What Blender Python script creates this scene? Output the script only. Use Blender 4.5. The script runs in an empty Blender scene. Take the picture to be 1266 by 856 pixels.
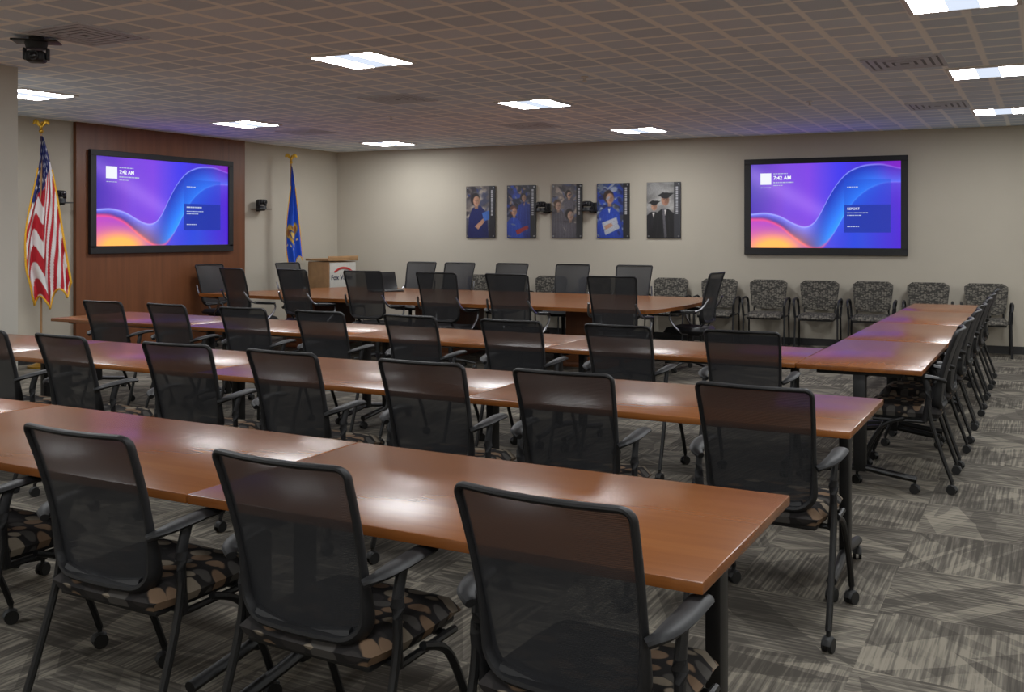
import bpy, bmesh, math, random
import numpy as np
from mathutils import Vector, Matrix, Euler
random.seed(4)
scene=bpy.context.scene
COL=scene.collection
CEIL=2.92; TT=0.74
# ------------------------------------------------------------------ helpers
def s2l(c):
    c=c/255.0
    return c/12.92 if c<=0.04045 else ((c+0.055)/1.055)**2.4
def rgb(r,g,b,a=1): return (s2l(r),s2l(g),s2l(b),a)

def new_mat(name):
    m=bpy.data.materials.new(name); m.use_nodes=True
    nt=m.node_tree
    for n in list(nt.nodes): nt.nodes.remove(n)
    out=nt.nodes.new('ShaderNodeOutputMaterial')
    return m,nt,out
def N(nt,t,**kw):
    n=nt.nodes.new(t)
    for k,v in kw.items(): setattr(n,k,v)
    return n
def L(nt,a,b): nt.links.new(a,b)
def ramp(nt,stops,interp='LINEAR'):
    r=nt.nodes.new('ShaderNodeValToRGB'); r.color_ramp.interpolation=interp
    el=r.color_ramp.elements
    while len(el)<len(stops): el.new(0.5)
    for e,(p,c) in zip(el,stops): e.position=p; e.color=c
    return r
def math_n(nt,op,a=None,b=None,va=0,vb=0,clamp=False):
    n=nt.nodes.new('ShaderNodeMath'); n.operation=op; n.use_clamp=clamp
    n.inputs[0].default_value=va; n.inputs[1].default_value=vb
    if a is not None: L(nt,a,n.inputs[0])
    if b is not None: L(nt,b,n.inputs[1])
    return n.outputs[0]
def principled(name,col,rough=0.5,metal=0.0,noise=0.06,nscale=30,bump=0.0,spec=0.5):
    m,nt,out=new_mat(name)
    p=N(nt,'ShaderNodeBsdfPrincipled'); p.inputs['Roughness'].default_value=rough; p.inputs['Metallic'].default_value=metal
    p.inputs['Specular IOR Level'].default_value=spec
    tc=N(nt,'ShaderNodeTexCoord'); ns=N(nt,'ShaderNodeTexNoise'); ns.inputs['Scale'].default_value=nscale; ns.inputs['Detail'].default_value=3
    L(nt,tc.outputs['Object'],ns.inputs['Vector'])
    lo=tuple(max(0,c*(1-noise)) for c in col[:3])+(1,); hi=tuple(min(1,c*(1+noise)) for c in col[:3])+(1,)
    r=ramp(nt,[(0.3,lo),(0.7,hi)]); L(nt,ns.outputs['Fac'],r.inputs[0]); L(nt,r.outputs[0],p.inputs['Base Color'])
    if bump:
        b=N(nt,'ShaderNodeBump'); b.inputs['Strength'].default_value=bump; b.inputs['Distance'].default_value=0.01
        L(nt,ns.outputs['Fac'],b.inputs['Height']); L(nt,b.outputs[0],p.inputs['Normal'])
    L(nt,p.outputs[0],out.inputs[0])
    return m
M={}
M['black']=principled('black_plastic',rgb(19,19,21),0.55,nscale=80,spec=0.4)
M['blackmetal']=principled('black_powder_metal',rgb(15,15,16),0.45,noise=0.1,nscale=120,spec=0.4)
M['rubber']=principled('black_rubber',rgb(14,14,14),0.6)
M['chrome']=principled('brushed_steel',rgb(135,135,138),0.3,1.0)
M['gold']=principled('gold_metal',rgb(205,160,60),0.3,1.0)
M['fringe']=principled('gold_fringe',rgb(215,160,30),0.8,0,0.35,200)
M['wall']=principled('painted_wall',rgb(177,169,154),0.85,0,0.02,2.0,spec=0.2)
M['wallwhite']=principled('light_painted_wall',rgb(190,186,176),0.8,0,0.02,2.0,spec=0.2)
M['base']=principled('black_baseboard',rgb(25,24,24),0.5)
M['whitemetal']=principled('white_enamel',rgb(215,213,210),0.5)
M['ventgrey']=principled('grey_vent_enamel',rgb(196,202,212),0.6)
M['ventdark']=principled('vent_slot_grey',rgb(120,124,132),0.7)
M['laptop']=principled('dark_laptop',rgb(22,22,24),0.35)
M['tan']=principled('tan_laminate',rgb(150,113,74),0.45,0,0.12,12)
M['cream']=principled('grey_panel',rgb(172,168,160),0.5)
M['red']=principled('red_print',rgb(170,35,35),0.5)
M['navy']=principled('navy_print',rgb(30,35,60),0.5)
M['glass']=principled('camera_lens_glass',rgb(10,12,18),0.05)

def wood(name,c0,c1,c2,scale=(1.2,14,14),rough=0.26,spec=0.5):
    m,nt,out=new_mat(name)
    p=N(nt,'ShaderNodeBsdfPrincipled'); p.inputs['Roughness'].default_value=rough; p.inputs['Specular IOR Level'].default_value=spec
    tc=N(nt,'ShaderNodeTexCoord'); mp=N(nt,'ShaderNodeMapping'); mp.inputs['Scale'].default_value=scale
    L(nt,tc.outputs['Object'],mp.inputs[0])
    n1=N(nt,'ShaderNodeTexNoise'); n1.inputs['Scale'].default_value=1.3; n1.inputs['Detail'].default_value=5; n1.inputs['Distortion'].default_value=0.6
    L(nt,mp.outputs[0],n1.inputs['Vector'])
    r=ramp(nt,[(0.3,c0),(0.5,c1),(0.72,c2)]); L(nt,n1.outputs['Fac'],r.inputs[0])
    mp2=N(nt,'ShaderNodeMapping'); mp2.inputs['Scale'].default_value=tuple(s*9 if s>5 else s*3 for s in scale)
    L(nt,tc.outputs['Object'],mp2.inputs[0])
    n2=N(nt,'ShaderNodeTexNoise'); n2.inputs['Scale'].default_value=1.5; n2.inputs['Detail'].default_value=3
    L(nt,mp2.outputs[0],n2.inputs['Vector'])
    r2=ramp(nt,[(0.35,(0.86,0.86,0.86,1)),(0.6,(1,1,1,1))]); L(nt,n2.outputs['Fac'],r2.inputs[0])
    mx=N(nt,'ShaderNodeMix',data_type='RGBA',blend_type='MULTIPLY'); mx.inputs[0].default_value=0.5
    L(nt,r.outputs[0],mx.inputs[6]); L(nt,r2.outputs[0],mx.inputs[7]); L(nt,mx.outputs[2],p.inputs['Base Color'])
    L(nt,p.outputs[0],out.inputs[0]); return m
M['wood']=wood('cherry_laminate',rgb(118,66,27),rgb(126,72,31),rgb(134,79,36))
M['woodpanel']=wood('walnut_veneer_panel',rgb(96,55,31),rgb(105,61,35),rgb(114,68,40),scale=(9,9,0.6),rough=0.45,spec=0.4)

# mesh fabric of chair backs
m,nt,out=new_mat('black_mesh_fabric')
p=N(nt,'ShaderNodeBsdfPrincipled'); p.inputs['Base Color'].default_value=rgb(38,39,42); p.inputs['Roughness'].default_value=0.5; p.inputs['Specular IOR Level'].default_value=0.3
tr=N(nt,'ShaderNodeBsdfTransparent'); mx=N(nt,'ShaderNodeMixShader')
tc=N(nt,'ShaderNodeTexCoord'); w1=N(nt,'ShaderNodeTexWave'); w1.bands_direction='Z'; w1.inputs['Scale'].default_value=70
L(nt,tc.outputs['Object'],w1.inputs['Vector'])
mr=N(nt,'ShaderNodeMapRange'); mr.inputs[3].default_value=0.87; mr.inputs[4].default_value=0.94
L(nt,w1.outputs['Fac'],mr.inputs[0]); L(nt,mr.outputs[0],mx.inputs[0]); L(nt,tr.outputs[0],mx.inputs[1]); L(nt,p.outputs[0],mx.inputs[2]); L(nt,mx.outputs[0],out.inputs[0])
M['mesh']=m

def fabric(name,scale,stops,stretch=(1,1,1),rot=0.6,gap=rgb(22,22,24),thr=0.52,rnd=0.5):
    m,nt,out=new_mat(name)
    p=N(nt,'ShaderNodeBsdfPrincipled'); p.inputs['Roughness'].default_value=0.9; p.inputs['Specular IOR Level'].default_value=0.2
    tc=N(nt,'ShaderNodeTexCoord'); mp=N(nt,'ShaderNodeMapping'); mp.inputs['Scale'].default_value=stretch; mp.inputs['Rotation'].default_value=(0,0,rot)
    L(nt,tc.outputs['Object'],mp.inputs[0])
    v=N(nt,'ShaderNodeTexVoronoi'); v.inputs['Scale'].default_value=scale; v.inputs['Randomness'].default_value=rnd
    L(nt,mp.outputs[0],v.inputs['Vector'])
    sp=N(nt,'ShaderNodeSeparateColor'); L(nt,v.outputs['Color'],sp.inputs[0])
    r=ramp(nt,stops,'CONSTANT'); L(nt,sp.outputs[0],r.inputs[0])
    d=N(nt,'ShaderNodeMapRange',interpolation_type='SMOOTHSTEP'); L(nt,v.outputs['Distance'],d.inputs[0]); d.inputs[1].default_value=thr-.04; d.inputs[2].default_value=thr+.04; d.inputs[3].default_value=1; d.inputs[4].default_value=0
    mx=N(nt,'ShaderNodeMix',data_type='RGBA'); mx.inputs[6].default_value=gap
    L(nt,d.outputs[0],mx.inputs[0]); L(nt,r.outputs[0],mx.inputs[7]); L(nt,mx.outputs[2],p.inputs['Base Color'])
    L(nt,p.outputs[0],out.inputs[0]); return m
M['seatfab']=fabric('leaf_pattern_upholstery',12,[(0,rgb(112,90,71)),(0.3,rgb(70,67,64)),(0.5,rgb(124,113,98)),(0.74,rgb(46,43,42))],(1,1.6,0.6),gap=rgb(32,30,30),thr=0.49,rnd=0.4)
M['guestfab']=fabric('grey_ogee_upholstery',30,[(0,rgb(104,99,90)),(0.5,rgb(86,82,76))],(1,1,1.5),0,gap=rgb(54,52,48),thr=0.5,rnd=0.6)

# carpet
m,nt,out=new_mat('carpet_tiles')
p=N(nt,'ShaderNodeBsdfPrincipled'); p.inputs['Roughness'].default_value=0.95; p.inputs['Specular IOR Level'].default_value=0.1
geo=N(nt,'ShaderNodeNewGeometry'); sx=N(nt,'ShaderNodeSeparateXYZ'); L(nt,geo.outputs['Position'],sx.inputs[0])
T=0.61
fx=math_n(nt,'FLOOR',math_n(nt,'DIVIDE',sx.outputs[0],None,vb=T)); fy=math_n(nt,'FLOOR',math_n(nt,'DIVIDE',sx.outputs[1],None,vb=T))
cid=N(nt,'ShaderNodeCombineXYZ'); L(nt,fx,cid.inputs[0]); L(nt,fy,cid.inputs[1])
wn=N(nt,'ShaderNodeTexWhiteNoise',noise_dimensions='3D'); L(nt,cid.outputs[0],wn.inputs[0])
chk=math_n(nt,'MODULO',math_n(nt,'ADD',math_n(nt,'ADD',fx,fy),None,vb=400),None,vb=2)
vA=N(nt,'ShaderNodeCombineXYZ'); vB=N(nt,'ShaderNodeCombineXYZ')
L(nt,sx.outputs[0],vA.inputs[0]); L(nt,sx.outputs[1],vA.inputs[1]); L(nt,sx.outputs[1],vB.inputs[0]); L(nt,sx.outputs[0],vB.inputs[1])
mxv=N(nt,'ShaderNodeMix',data_type='VECTOR'); L(nt,chk,mxv.inputs[0]); L(nt,vA.outputs[0],mxv.inputs[4]); L(nt,vB.outputs[0],mxv.inputs[5])
off=N(nt,'ShaderNodeVectorMath',operation='SCALE'); off.inputs['Scale'].default_value=17.0; L(nt,wn.outputs['Color'],off.inputs[0])
add=N(nt,'ShaderNodeVectorMath',operation='ADD'); L(nt,mxv.outputs[1],add.inputs[0]); L(nt,off.outputs[0],add.inputs[1])
mp=N(nt,'ShaderNodeMapping'); mp.inputs['Scale'].default_value=(2.6,70,1); L(nt,add.outputs[0],mp.inputs[0])
n1=N(nt,'ShaderNodeTexNoise'); n1.inputs['Scale'].default_value=1.0; n1.inputs['Detail'].default_value=2; L(nt,mp.outputs[0],n1.inputs['Vector'])
sa=N(nt,'ShaderNodeSeparateXYZ'); L(nt,add.outputs[0],sa.inputs[0])
def strokes(k,fx_,fy_):
    slant=math_n(nt,'MULTIPLY',math_n(nt,'SUBTRACT',wn.outputs['Value'],None,vb=0.5),None,vb=k)
    q=math_n(nt,'ADD',sa.outputs[0],math_n(nt,'MULTIPLY',sa.outputs[1],slant))
    qc=N(nt,'ShaderNodeCombineXYZ'); L(nt,math_n(nt,'MULTIPLY',q,None,vb=fx_),qc.inputs[0]); L(nt,math_n(nt,'MULTIPLY',sa.outputs[1],None,vb=fy_),qc.inputs[1])
    n2=N(nt,'ShaderNodeTexVoronoi'); n2.inputs['Scale'].default_value=1.0; L(nt,qc.outputs[0],n2.inputs['Vector'])
    sc2=N(nt,'ShaderNodeSeparateColor'); L(nt,n2.outputs['Color'],sc2.inputs[0])
    return math_n(nt,'SUBTRACT',sc2.outputs[0],None,vb=0.5)
g=math_n(nt,'ADD',math_n(nt,'MULTIPLY',strokes(3.6,7.0,1.2),None,vb=0.24),n1.outputs['Fac'])
g=math_n(nt,'ADD',math_n(nt,'MULTIPLY',strokes(-4.5,10.0,1.7),None,vb=0.20),g)
r=ramp(nt,[(0.32,rgb(70,66,60)),(0.46,rgb(87,82,75)),(0.56,rgb(101,96,87)),(0.72,rgb(132,125,112))]); L(nt,g,r.inputs[0])
L(nt,r.outputs[0],p.inputs['Base Color'])
b=N(nt,'ShaderNodeBump'); b.inputs['Strength'].default_value=0.3; b.inputs['Distance'].default_value=0.004
L(nt,n1.outputs['Fac'],b.inputs['Height']); L(nt,b.outputs[0],p.inputs['Normal']); L(nt,p.outputs[0],out.inputs[0])
M['carpet']=m

# ceiling tiles
m,nt,out=new_mat('scored_ceiling_tile')
p=N(nt,'ShaderNodeBsdfPrincipled'); p.inputs['Roughness'].default_value=0.9; p.inputs['Specular IOR Level'].default_value=0.2
geo=N(nt,'ShaderNodeNewGeometry'); sx=N(nt,'ShaderNodeSeparateXYZ'); L(nt,geo.outputs['Position'],sx.inputs[0])
CS=0.61/2
OX,OY=0.155,0.075
def cell(sock,o_): return math_n(nt,'FLOOR',math_n(nt,'DIVIDE',math_n(nt,'ADD',sock,None,vb=o_+61),None,vb=CS))
cx=cell(sx.outputs[0],OX); cy=cell(sx.outputs[1],OY)
cc=N(nt,'ShaderNodeCombineXYZ'); L(nt,cx,cc.inputs[0]); L(nt,cy,cc.inputs[1])
wn=N(nt,'ShaderNodeTexWhiteNoise',noise_dimensions='3D'); L(nt,cc.outputs[0],wn.inputs[0])
rc=N(nt,'ShaderNodeSeparateColor'); L(nt,wn.outputs['Color'],rc.inputs[0])
def linemask(sock,size,width,offs,jit):
    a=math_n(nt,'ADD',sock,None,vb=offs+61.0)
    a=math_n(nt,'MODULO',a,None,vb=size)
    a=math_n(nt,'ABSOLUTE',math_n(nt,'SUBTRACT',a,None,vb=size/2))
    a=math_n(nt,'ADD',a,math_n(nt,'MULTIPLY',jit,None,vb=0.012))
    mr_=N(nt,'ShaderNodeMapRange',interpolation_type='SMOOTHSTEP'); L(nt,a,mr_.inputs[0]); mr_.inputs[1].default_value=size/2-width/2-0.010; mr_.inputs[2].default_value=size/2-width/2+0.006
    return mr_.outputs[0]
lx=linemask(sx.outputs[0],CS,0.034,OX,rc.outputs[0]); ly=linemask(sx.outputs[1],CS,0.034,OY,rc.outputs[1])
mask=math_n(nt,'MAXIMUM',lx,ly)
r=ramp(nt,[(0,rgb(202,216,230)),(1,rgb(220,233,246))]); L(nt,wn.outputs['Value'],r.inputs[0])
mx=N(nt,'ShaderNodeMix',data_type='RGBA'); L(nt,mask,mx.inputs[0]); L(nt,r.outputs[0],mx.inputs[6]); mx.inputs[7].default_value=(0.97,1.0,1.0,1)
L(nt,mx.outputs[2],p.inputs['Base Color'])
L(nt,p.outputs[0],out.inputs[0]); M['ceil']=m

def emit(name,col,s):
    m,nt,out=new_mat(name); e=N(nt,'ShaderNodeEmission'); e.inputs[0].default_value=col; e.inputs[1].default_value=s
    L(nt,e.outputs[0],out.inputs[0]); return m
M['lens']=emit('lamp_lens_glow',(0.965,0.985,1.0,1),55)
M['lenscore']=emit('lamp_core_glow',(0.74,0.83,1.0,1),1.0)
M['uiwhite']=emit('screen_text_white',(0.9,0.93,1,1),1.0)
M['uipale']=emit('screen_text_pale',(0.65,0.75,1,1),0.7)
def attr_mat(name,emission=0.0,rough=0.4):
    m,nt,out=new_mat(name); a=N(nt,'ShaderNodeAttribute'); a.attribute_name='paint'
    p=N(nt,'ShaderNodeBsdfPrincipled'); p.inputs['Roughness'].default_value=rough
    if emission:
        p.inputs['Base Color'].default_value=(0.01,0.01,0.01,1); L(nt,a.outputs['Color'],p.inputs['Emission Color']); p.inputs['Emission Strength'].default_value=emission
    else: L(nt,a.outputs['Color'],p.inputs['Base Color'])
    L(nt,p.outputs[0],out.inputs[0]); return m
M['screen']=attr_mat('display_image',1.4,0.15)
M['print']=attr_mat('printed_photo',0,0.3)
M['cloth']=attr_mat('flag_cloth',0,0.8)

class MB:
    def __init__(s): s.v=[];s.f=[];s.m=[]
    def add(s,vf,mi=0):
        v,f=vf; o=len(s.v)
        s.v+= [tuple(x) for x in v]; s.f+=[tuple(i+o for i in q) for q in f]; s.m+=[mi]*len(f)
        return s
    def mesh(s,name,mats,smooth=True):
        me=bpy.data.meshes.new(name); me.from_pydata(s.v,[],s.f); me.update()
        for x in (mats if isinstance(mats,list) else [mats]): me.materials.append(M[x])
        for p_,mi in zip(me.polygons,s.m): p_.material_index=mi; p_.use_smooth=False
        if smooth:
            me.polygons.foreach_set('use_smooth',[True]*len(me.polygons))
            try: me.set_sharp_from_angle(angle=math.radians(38))
            except Exception: pass
        return me
def box(c,s,bev=0.0,seg=2,rot=None):
    bm=bmesh.new(); bmesh.ops.create_cube(bm,size=1)
    bmesh.ops.scale(bm,vec=s,verts=bm.verts)
    if bev>0: bmesh.ops.bevel(bm,geom=list(bm.edges),offset=bev,segments=seg,profile=0.5,affect='EDGES')
    if rot: bmesh.ops.rotate(bm,matrix=Euler(rot).to_matrix(),verts=bm.verts)
    bmesh.ops.translate(bm,vec=c,verts=bm.verts)
    bm.verts.index_update()
    v=[tuple(x.co) for x in bm.verts]; f=[tuple(y.index for y in x.verts) for x in bm.faces]; bm.free(); return v,f
def cr(pts,n=6,closed=False):
    P=[Vector(p) for p in pts]; out=[]
    k=len(P)
    rng=range(k) if closed else range(k-1)
    for i in rng:
        if closed: p0,p1,p2,p3=P[(i-1)%k],P[i],P[(i+1)%k],P[(i+2)%k]
        else: p0=P[max(i-1,0)];p1=P[i];p2=P[i+1];p3=P[min(i+2,k-1)]
        for j in range(n):
            t=j/n
            out.append(0.5*((2*p1)+(-p0+p2)*t+(2*p0-5*p1+4*p2-p3)*t*t+(-p0+3*p1-3*p2+p3)*t**3))
    if not closed: out.append(P[-1])
    return out
def sweep(pts,r,seg=8,closed=False,up=(0,0,1)):
    P=[Vector(p) for p in pts]; k=len(P); v=[];f=[]
    up=Vector(up)
    for i in range(k):
        if closed: t=P[(i+1)%k]-P[(i-1)%k]
        else: t=P[min(i+1,k-1)]-P[max(i-1,0)]
        t.normalize()
        side=t.cross(up)
        if side.length<1e-3: side=t.cross(Vector((0,1,0.01)))
        side.normalize(); u=side.cross(t).normalized()
        rr=r[i] if isinstance(r,list) else r
        a,b=(rr if isinstance(rr,tuple) else (rr,rr))
        for j in range(seg):
            th=2*math.pi*j/seg
            v.append(P[i]+side*a*math.cos(th)+u*b*math.sin(th))
    n=k if closed else k-1
    for i in range(n):
        for j in range(seg):
            a0=i*seg+j;a1=i*seg+(j+1)%seg;b0=((i+1)%k)*seg+j;b1=((i+1)%k)*seg+(j+1)%seg
            f.append((a0,a1,b1,b0))
    if not closed:
        f.append(tuple(reversed(range(seg)))); f.append(tuple((k-1)*seg+j for j in range(seg)))
    return v,f
def cyl(p0,p1,r,seg=16,r1=None):
    p0,p1=Vector(p0),Vector(p1); d=(p1-p0).normalized()
    up=(0,0,1) if abs(d.z)<0.9 else (0,1,0)
    return sweep([p0,p1],[(r,r),((r1 if r1 is not None else r),)*2],seg,up=up)
def sphere(c,r,sc=(1,1,1),seg=14):
    bm=bmesh.new(); bmesh.ops.create_uvsphere(bm,u_segments=seg,v_segments=seg//2+2,radius=r)
    bmesh.ops.scale(bm,vec=sc,verts=bm.verts); bmesh.ops.translate(bm,vec=c,verts=bm.verts); bm.verts.index_update()
    v=[tuple(x.co) for x in bm.verts]; f=[tuple(y.index for y in x.verts) for x in bm.faces]; bm.free(); return v,f

def obj(name,data,parent=None,loc=(0,0,0),rot=(0,0,0),**props):
    o=bpy.data.objects.new(name,data); COL.objects.link(o)
    o.location=loc; o.rotation_euler=rot
    if parent: o.parent=parent
    for k,v in props.items(): o[k]=v
    return o
def root(name,loc,rz,label,category,group=None):
    o=bpy.data.objects.new(name,None); COL.objects.link(o); o.empty_display_size=0.1
    o.location=loc; o.rotation_euler=(0,0,rz); o['label']=label; o['category']=category
    if group: o['group']=group
    return o
def spawn(name,parts,loc,rz,label,category,group=None):
    R=root(name,loc,rz,label,category,group); made=[]
    for (pn,me,pi,pl,pr_) in parts:
        made.append(obj(pn,me,R if pi is None else made[pi],pl,pr_))
    return R
def text_mesh(body,size,mat,bold=False):
    c=bpy.data.curves.new('txt','FONT'); c.body=body; c.size=size; c.extrude=0.0008
    if bold: c.offset=size*0.02
    o=bpy.data.objects.new('txt',c); COL.objects.link(o)
    dg=bpy.context.evaluated_depsgraph_get(); me=bpy.data.meshes.new_from_object(o.evaluated_get(dg))
    bpy.data.objects.remove(o); me.materials.clear(); me.materials.append(M[mat]); return me

# ------------------------------------------------------------------ room
XL,XR,YN=-10.6,4.2,-4.0
bw_ang=math.atan(0.0817)
BC=Vector((XL,13.395,0)); BE=Vector((math.cos(bw_ang),math.sin(bw_ang),0)); BNrm=Vector((math.sin(bw_ang),-math.cos(bw_ang),0))
yR=BC.y+(XR-XL)*0.0817
def slab(name,pts,z0,z1,mat,kind='structure'):
    n=len(pts); v=[(x,y,z0) for x,y in pts]+[(x,y,z1) for x,y in pts]
    f=[tuple(reversed(range(n))),tuple(range(n,2*n))]+[(i,(i+1)%n,n+(i+1)%n,n+i) for i in range(n)]
    mb=MB(); mb.add((v,f)); o=obj(name,mb.mesh(name,mat,False)); o['kind']=kind; return o
t=0.15
slab('floor',[(XL-t,YN-t),(XR+t,YN-t),(XR+t,yR+t+.1),(XL-t,yR+t+.1)],-0.1,0,'carpet')
slab('ceiling',[(XL-t,YN-t),(XR+t,YN-t),(XR+t,yR+t+.1),(XL-t,yR+t+.1)],CEIL,CEIL+0.1,'ceil')
slab('wall_back',[(XL-t,BC.y-t*.0817),(XR+t,yR+t*.0817),(XR+t,yR+t*.0817+t),(XL-t,BC.y+t)],0,CEIL,'wall')
slab('wall_left',[(XL-t,YN),(XL,YN),(XL,BC.y),(XL-t,BC.y)],0,CEIL,'wall')
slab('wall_right',[(XR,YN),(XR+t,YN),(XR+t,yR),(XR,yR)],0,CEIL,'wall')
slab('wall_front',[(XL-t,YN-t),(XR+t,YN-t),(XR+t,YN),(XL-t,YN)],0,CEIL,'wall')
slab('wall_partition',[(XL,5.13),(-7.56,5.13),(-7.56,5.33),(XL,5.33)],0,CEIL,'wallwhite')
slab('baseboard_back',[(XL+.001,BC.y-0.013),(XR-.001,yR-0.013),(XR-.001,yR-0.001),(XL+.001,BC.y-0.001)],0,0.1,'base')
slab('baseboard_left',[(XL+.001,5.34),(XL+.013,5.34),(XL+.013,BC.y-.02),(XL+.001,BC.y-.02)],0,0.1,'base')
slab('baseboard_right',[(XR-.013,YN+.01),(XR-.001,YN+.01),(XR-.001,yR-.02),(XR-.013,yR-.02)],0,0.1,'base')
mb=MB(); mb.add(box((XL+0.03,9.68,CEIL/2),(0.056,2.92,CEIL-0.004),0.002,1))
o=obj('wood_wall_panel',mb.mesh('wood_wall_panel','woodpanel',False)); o['label']='tall walnut veneer panel behind the mounted display'; o['category']='wall panel'

# ------------------------------------------------------------------ ceiling lights / vents
def ring(w,h,t,z0,z1):
    vf=MB()
    vf.add(box((0,h/2-t/2,(z0+z1)/2),(w,t,z1-z0))); vf.add(box((0,-h/2+t/2,(z0+z1)/2),(w,t,z1-z0)))
    vf.add(box((w/2-t/2,0,(z0+z1)/2),(t,h-2*t,z1-z0))); vf.add(box((-w/2+t/2,0,(z0+z1)/2),(t,h-2*t,z1-z0)))
    return vf
fr=ring(0.63,0.63,0.03,-0.014,0).mesh('light_frame','whitemetal',False)
def lensmesh():
    mb=MB()
    for sx_ in (-1,1):
        x0,x1=sorted((sx_*0.090,sx_*0.285)); z=-0.012
        mb.add(([(x0,-0.285,z),(x0,0.285,z),(x1,0.285,z),(x1,-0.285,z)],[(0,1,2,3)]))
    return mb.mesh('lens','lens',False)
lensm=lensmesh()
mb=MB(); mb.add(box((0,0,-0.0075),(0.18,0.57,0.009),0.002)); corem=mb.mesh('light_basket','lenscore')
for gx in (-8.86,-4.8,-0.46,3.7):
    for gy in (-2.6,0.35,3.35,6.38,9.38,12.42):
        spawn('recessed_light',[('light_frame',fr,None,(0,0,0),(0,0,0)),('lens',lensm,None,(0,0,0),(0,0,0)),('light_basket',corem,None,(0,0,0),(0,0,0))],
              (gx,gy,CEIL),0,'square recessed white ceiling light, switched on','ceiling light','recessed ceiling lights')
def ventmesh():
    mb=ring(0.60,0.60,0.03,-0.010,0)
    for k in range(4):
        w=0.50-k*0.12; z=-0.006-k*0.001
        r_=ring(w,w,0.035,z-0.004,z); mb.add((r_.v,r_.f))
    mb.add(box((0,0,-0.003),(0.56,0.56,0.004)),1)
    return mb.mesh('vent',['ventgrey','ventdark'],False)
vm=ventmesh()
for x,y in [(-5.88,4.66),(-5.87,8.40),(-8.84,10.52),(-1.03,8.57),(-1.06,11.58),(-5.82,11.25)]:
    o=obj('air_vent',vm,None,(x,y,CEIL)); o['label']='flat square grey ceiling air diffuser'; o['category']='air vent'; o['group']='ceiling air vents'
mb=MB(); mb.add(cyl((0,0,0),(0,0,-0.008),0.035)); mb.add(cyl((0,0,-0.008),(0,0,-0.04),0.012)); mb.add(cyl((0,0,-0.04),(0,0,-0.044),0.022)); spm=mb.mesh('sprinkler','whitemetal')
for x,y in [(-3.6,8.0),(-6.8,9.6),(-2.2,10.6)]:
    o=obj('sprinkler',spm,None,(x,y,CEIL)); o['label']='small white ceiling fire sprinkler head'; o['category']='sprinkler'; o['group']='ceiling sprinklers'

# ------------------------------------------------------------------ tables
def caster_mesh():
    mb=MB()
    for s in (-1,1):
        mb.add(cyl((s*0.006,0,0.027),(s*0.019,0,0.027),0.027,18))
    mb.add(sweep([(0,-0.028,0.030),(0,-0.02,0.047),(0,0,0.056),(0,0.02,0.047)],(0.016,0.006),8))
    mb.add(cyl((0,0,0.05),(0,0,0.075),0.009,10))
    return mb.mesh('caster','rubber')
cast=caster_mesh()
def table_parts(length,depth):
    mb=MB(); mb.add(box((0,0,TT-0.015),(length-0.004,depth,0.03),0.004,2)); top=mb.mesh('tabletop','wood')
    mb=MB()
    mb.add(box((0,0,0.40),(0.045,0.075,0.60),0.008,2))
    mb.add(box((0,0,0.695),(0.05,depth*0.7,0.028),0.004,1))
    pts=cr([(0,-0.32,0.085),(0,-0.16,0.105),(0,0,0.125),(0,0.16,0.105),(0,0.32,0.085)],5)
    mb.add(sweep(pts,(0.022,0.02),10))
    leg=mb.mesh('leg','blackmetal')
    mb=MB(); mb.add(sweep([(-length/2+0.12,0,0.66),(length/2-0.12,0,0.66)],(0.02,0.02),8)); beam=mb.mesh('crossbeam','blackmetal')
    P=[('tabletop',top,None,(0,0,0),(0,0,0)),('crossbeam',beam,None,(0,0,0),(0,0,0))]
    for s in (-1,1):
        P.append(('leg',leg,None,(s*(length/2-0.10),0,0),(0,0,0))); k=len(P)-1
        for t_ in (-1,1): P.append(('caster',cast,k,(0,t_*0.31,0),(0,0,0.2*t_)))
    return P
cache={}
def table(x0,x1,y0,y1,group,rot=False):
    ln,dp=(abs(x1-x0),abs(y1-y0)) if not rot else (abs(y1-y0),abs(x1-x0))
    key=(round(ln,3),round(dp,3))
    if key not in cache: cache[key]=table_parts(*key)
    spawn('training_table',cache[key],((x0+x1)/2,(y0+y1)/2,0),math.pi/2 if rot else 0,'long cherry laminate training table on black wheeled legs','table',group)
for a,b in [(-2.31,-0.69),(-4.08,-2.31),(-5.85,-4.08)]: table(a,b,2.19,3.05,'row of training tables')
for a,b in [(-2.5,-0.70),(-4.3,-2.5),(-6.1,-4.3),(-7.9,-6.1)]: table(a,b,4.14,5.05,'row of training tables')
for a,b in [(-3.1,-1.375),(-4.85,-3.1),(-6.6,-4.85),(-8.3,-6.6)]: table(a,b,6.19,7.09,'row of training tables')
for a,b in [(6.19,7.8),(7.8,9.4),(9.4,11.0),(11.0,12.2)]: table(-1.37,-0.65,a,b,'line of training tables',True)

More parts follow.
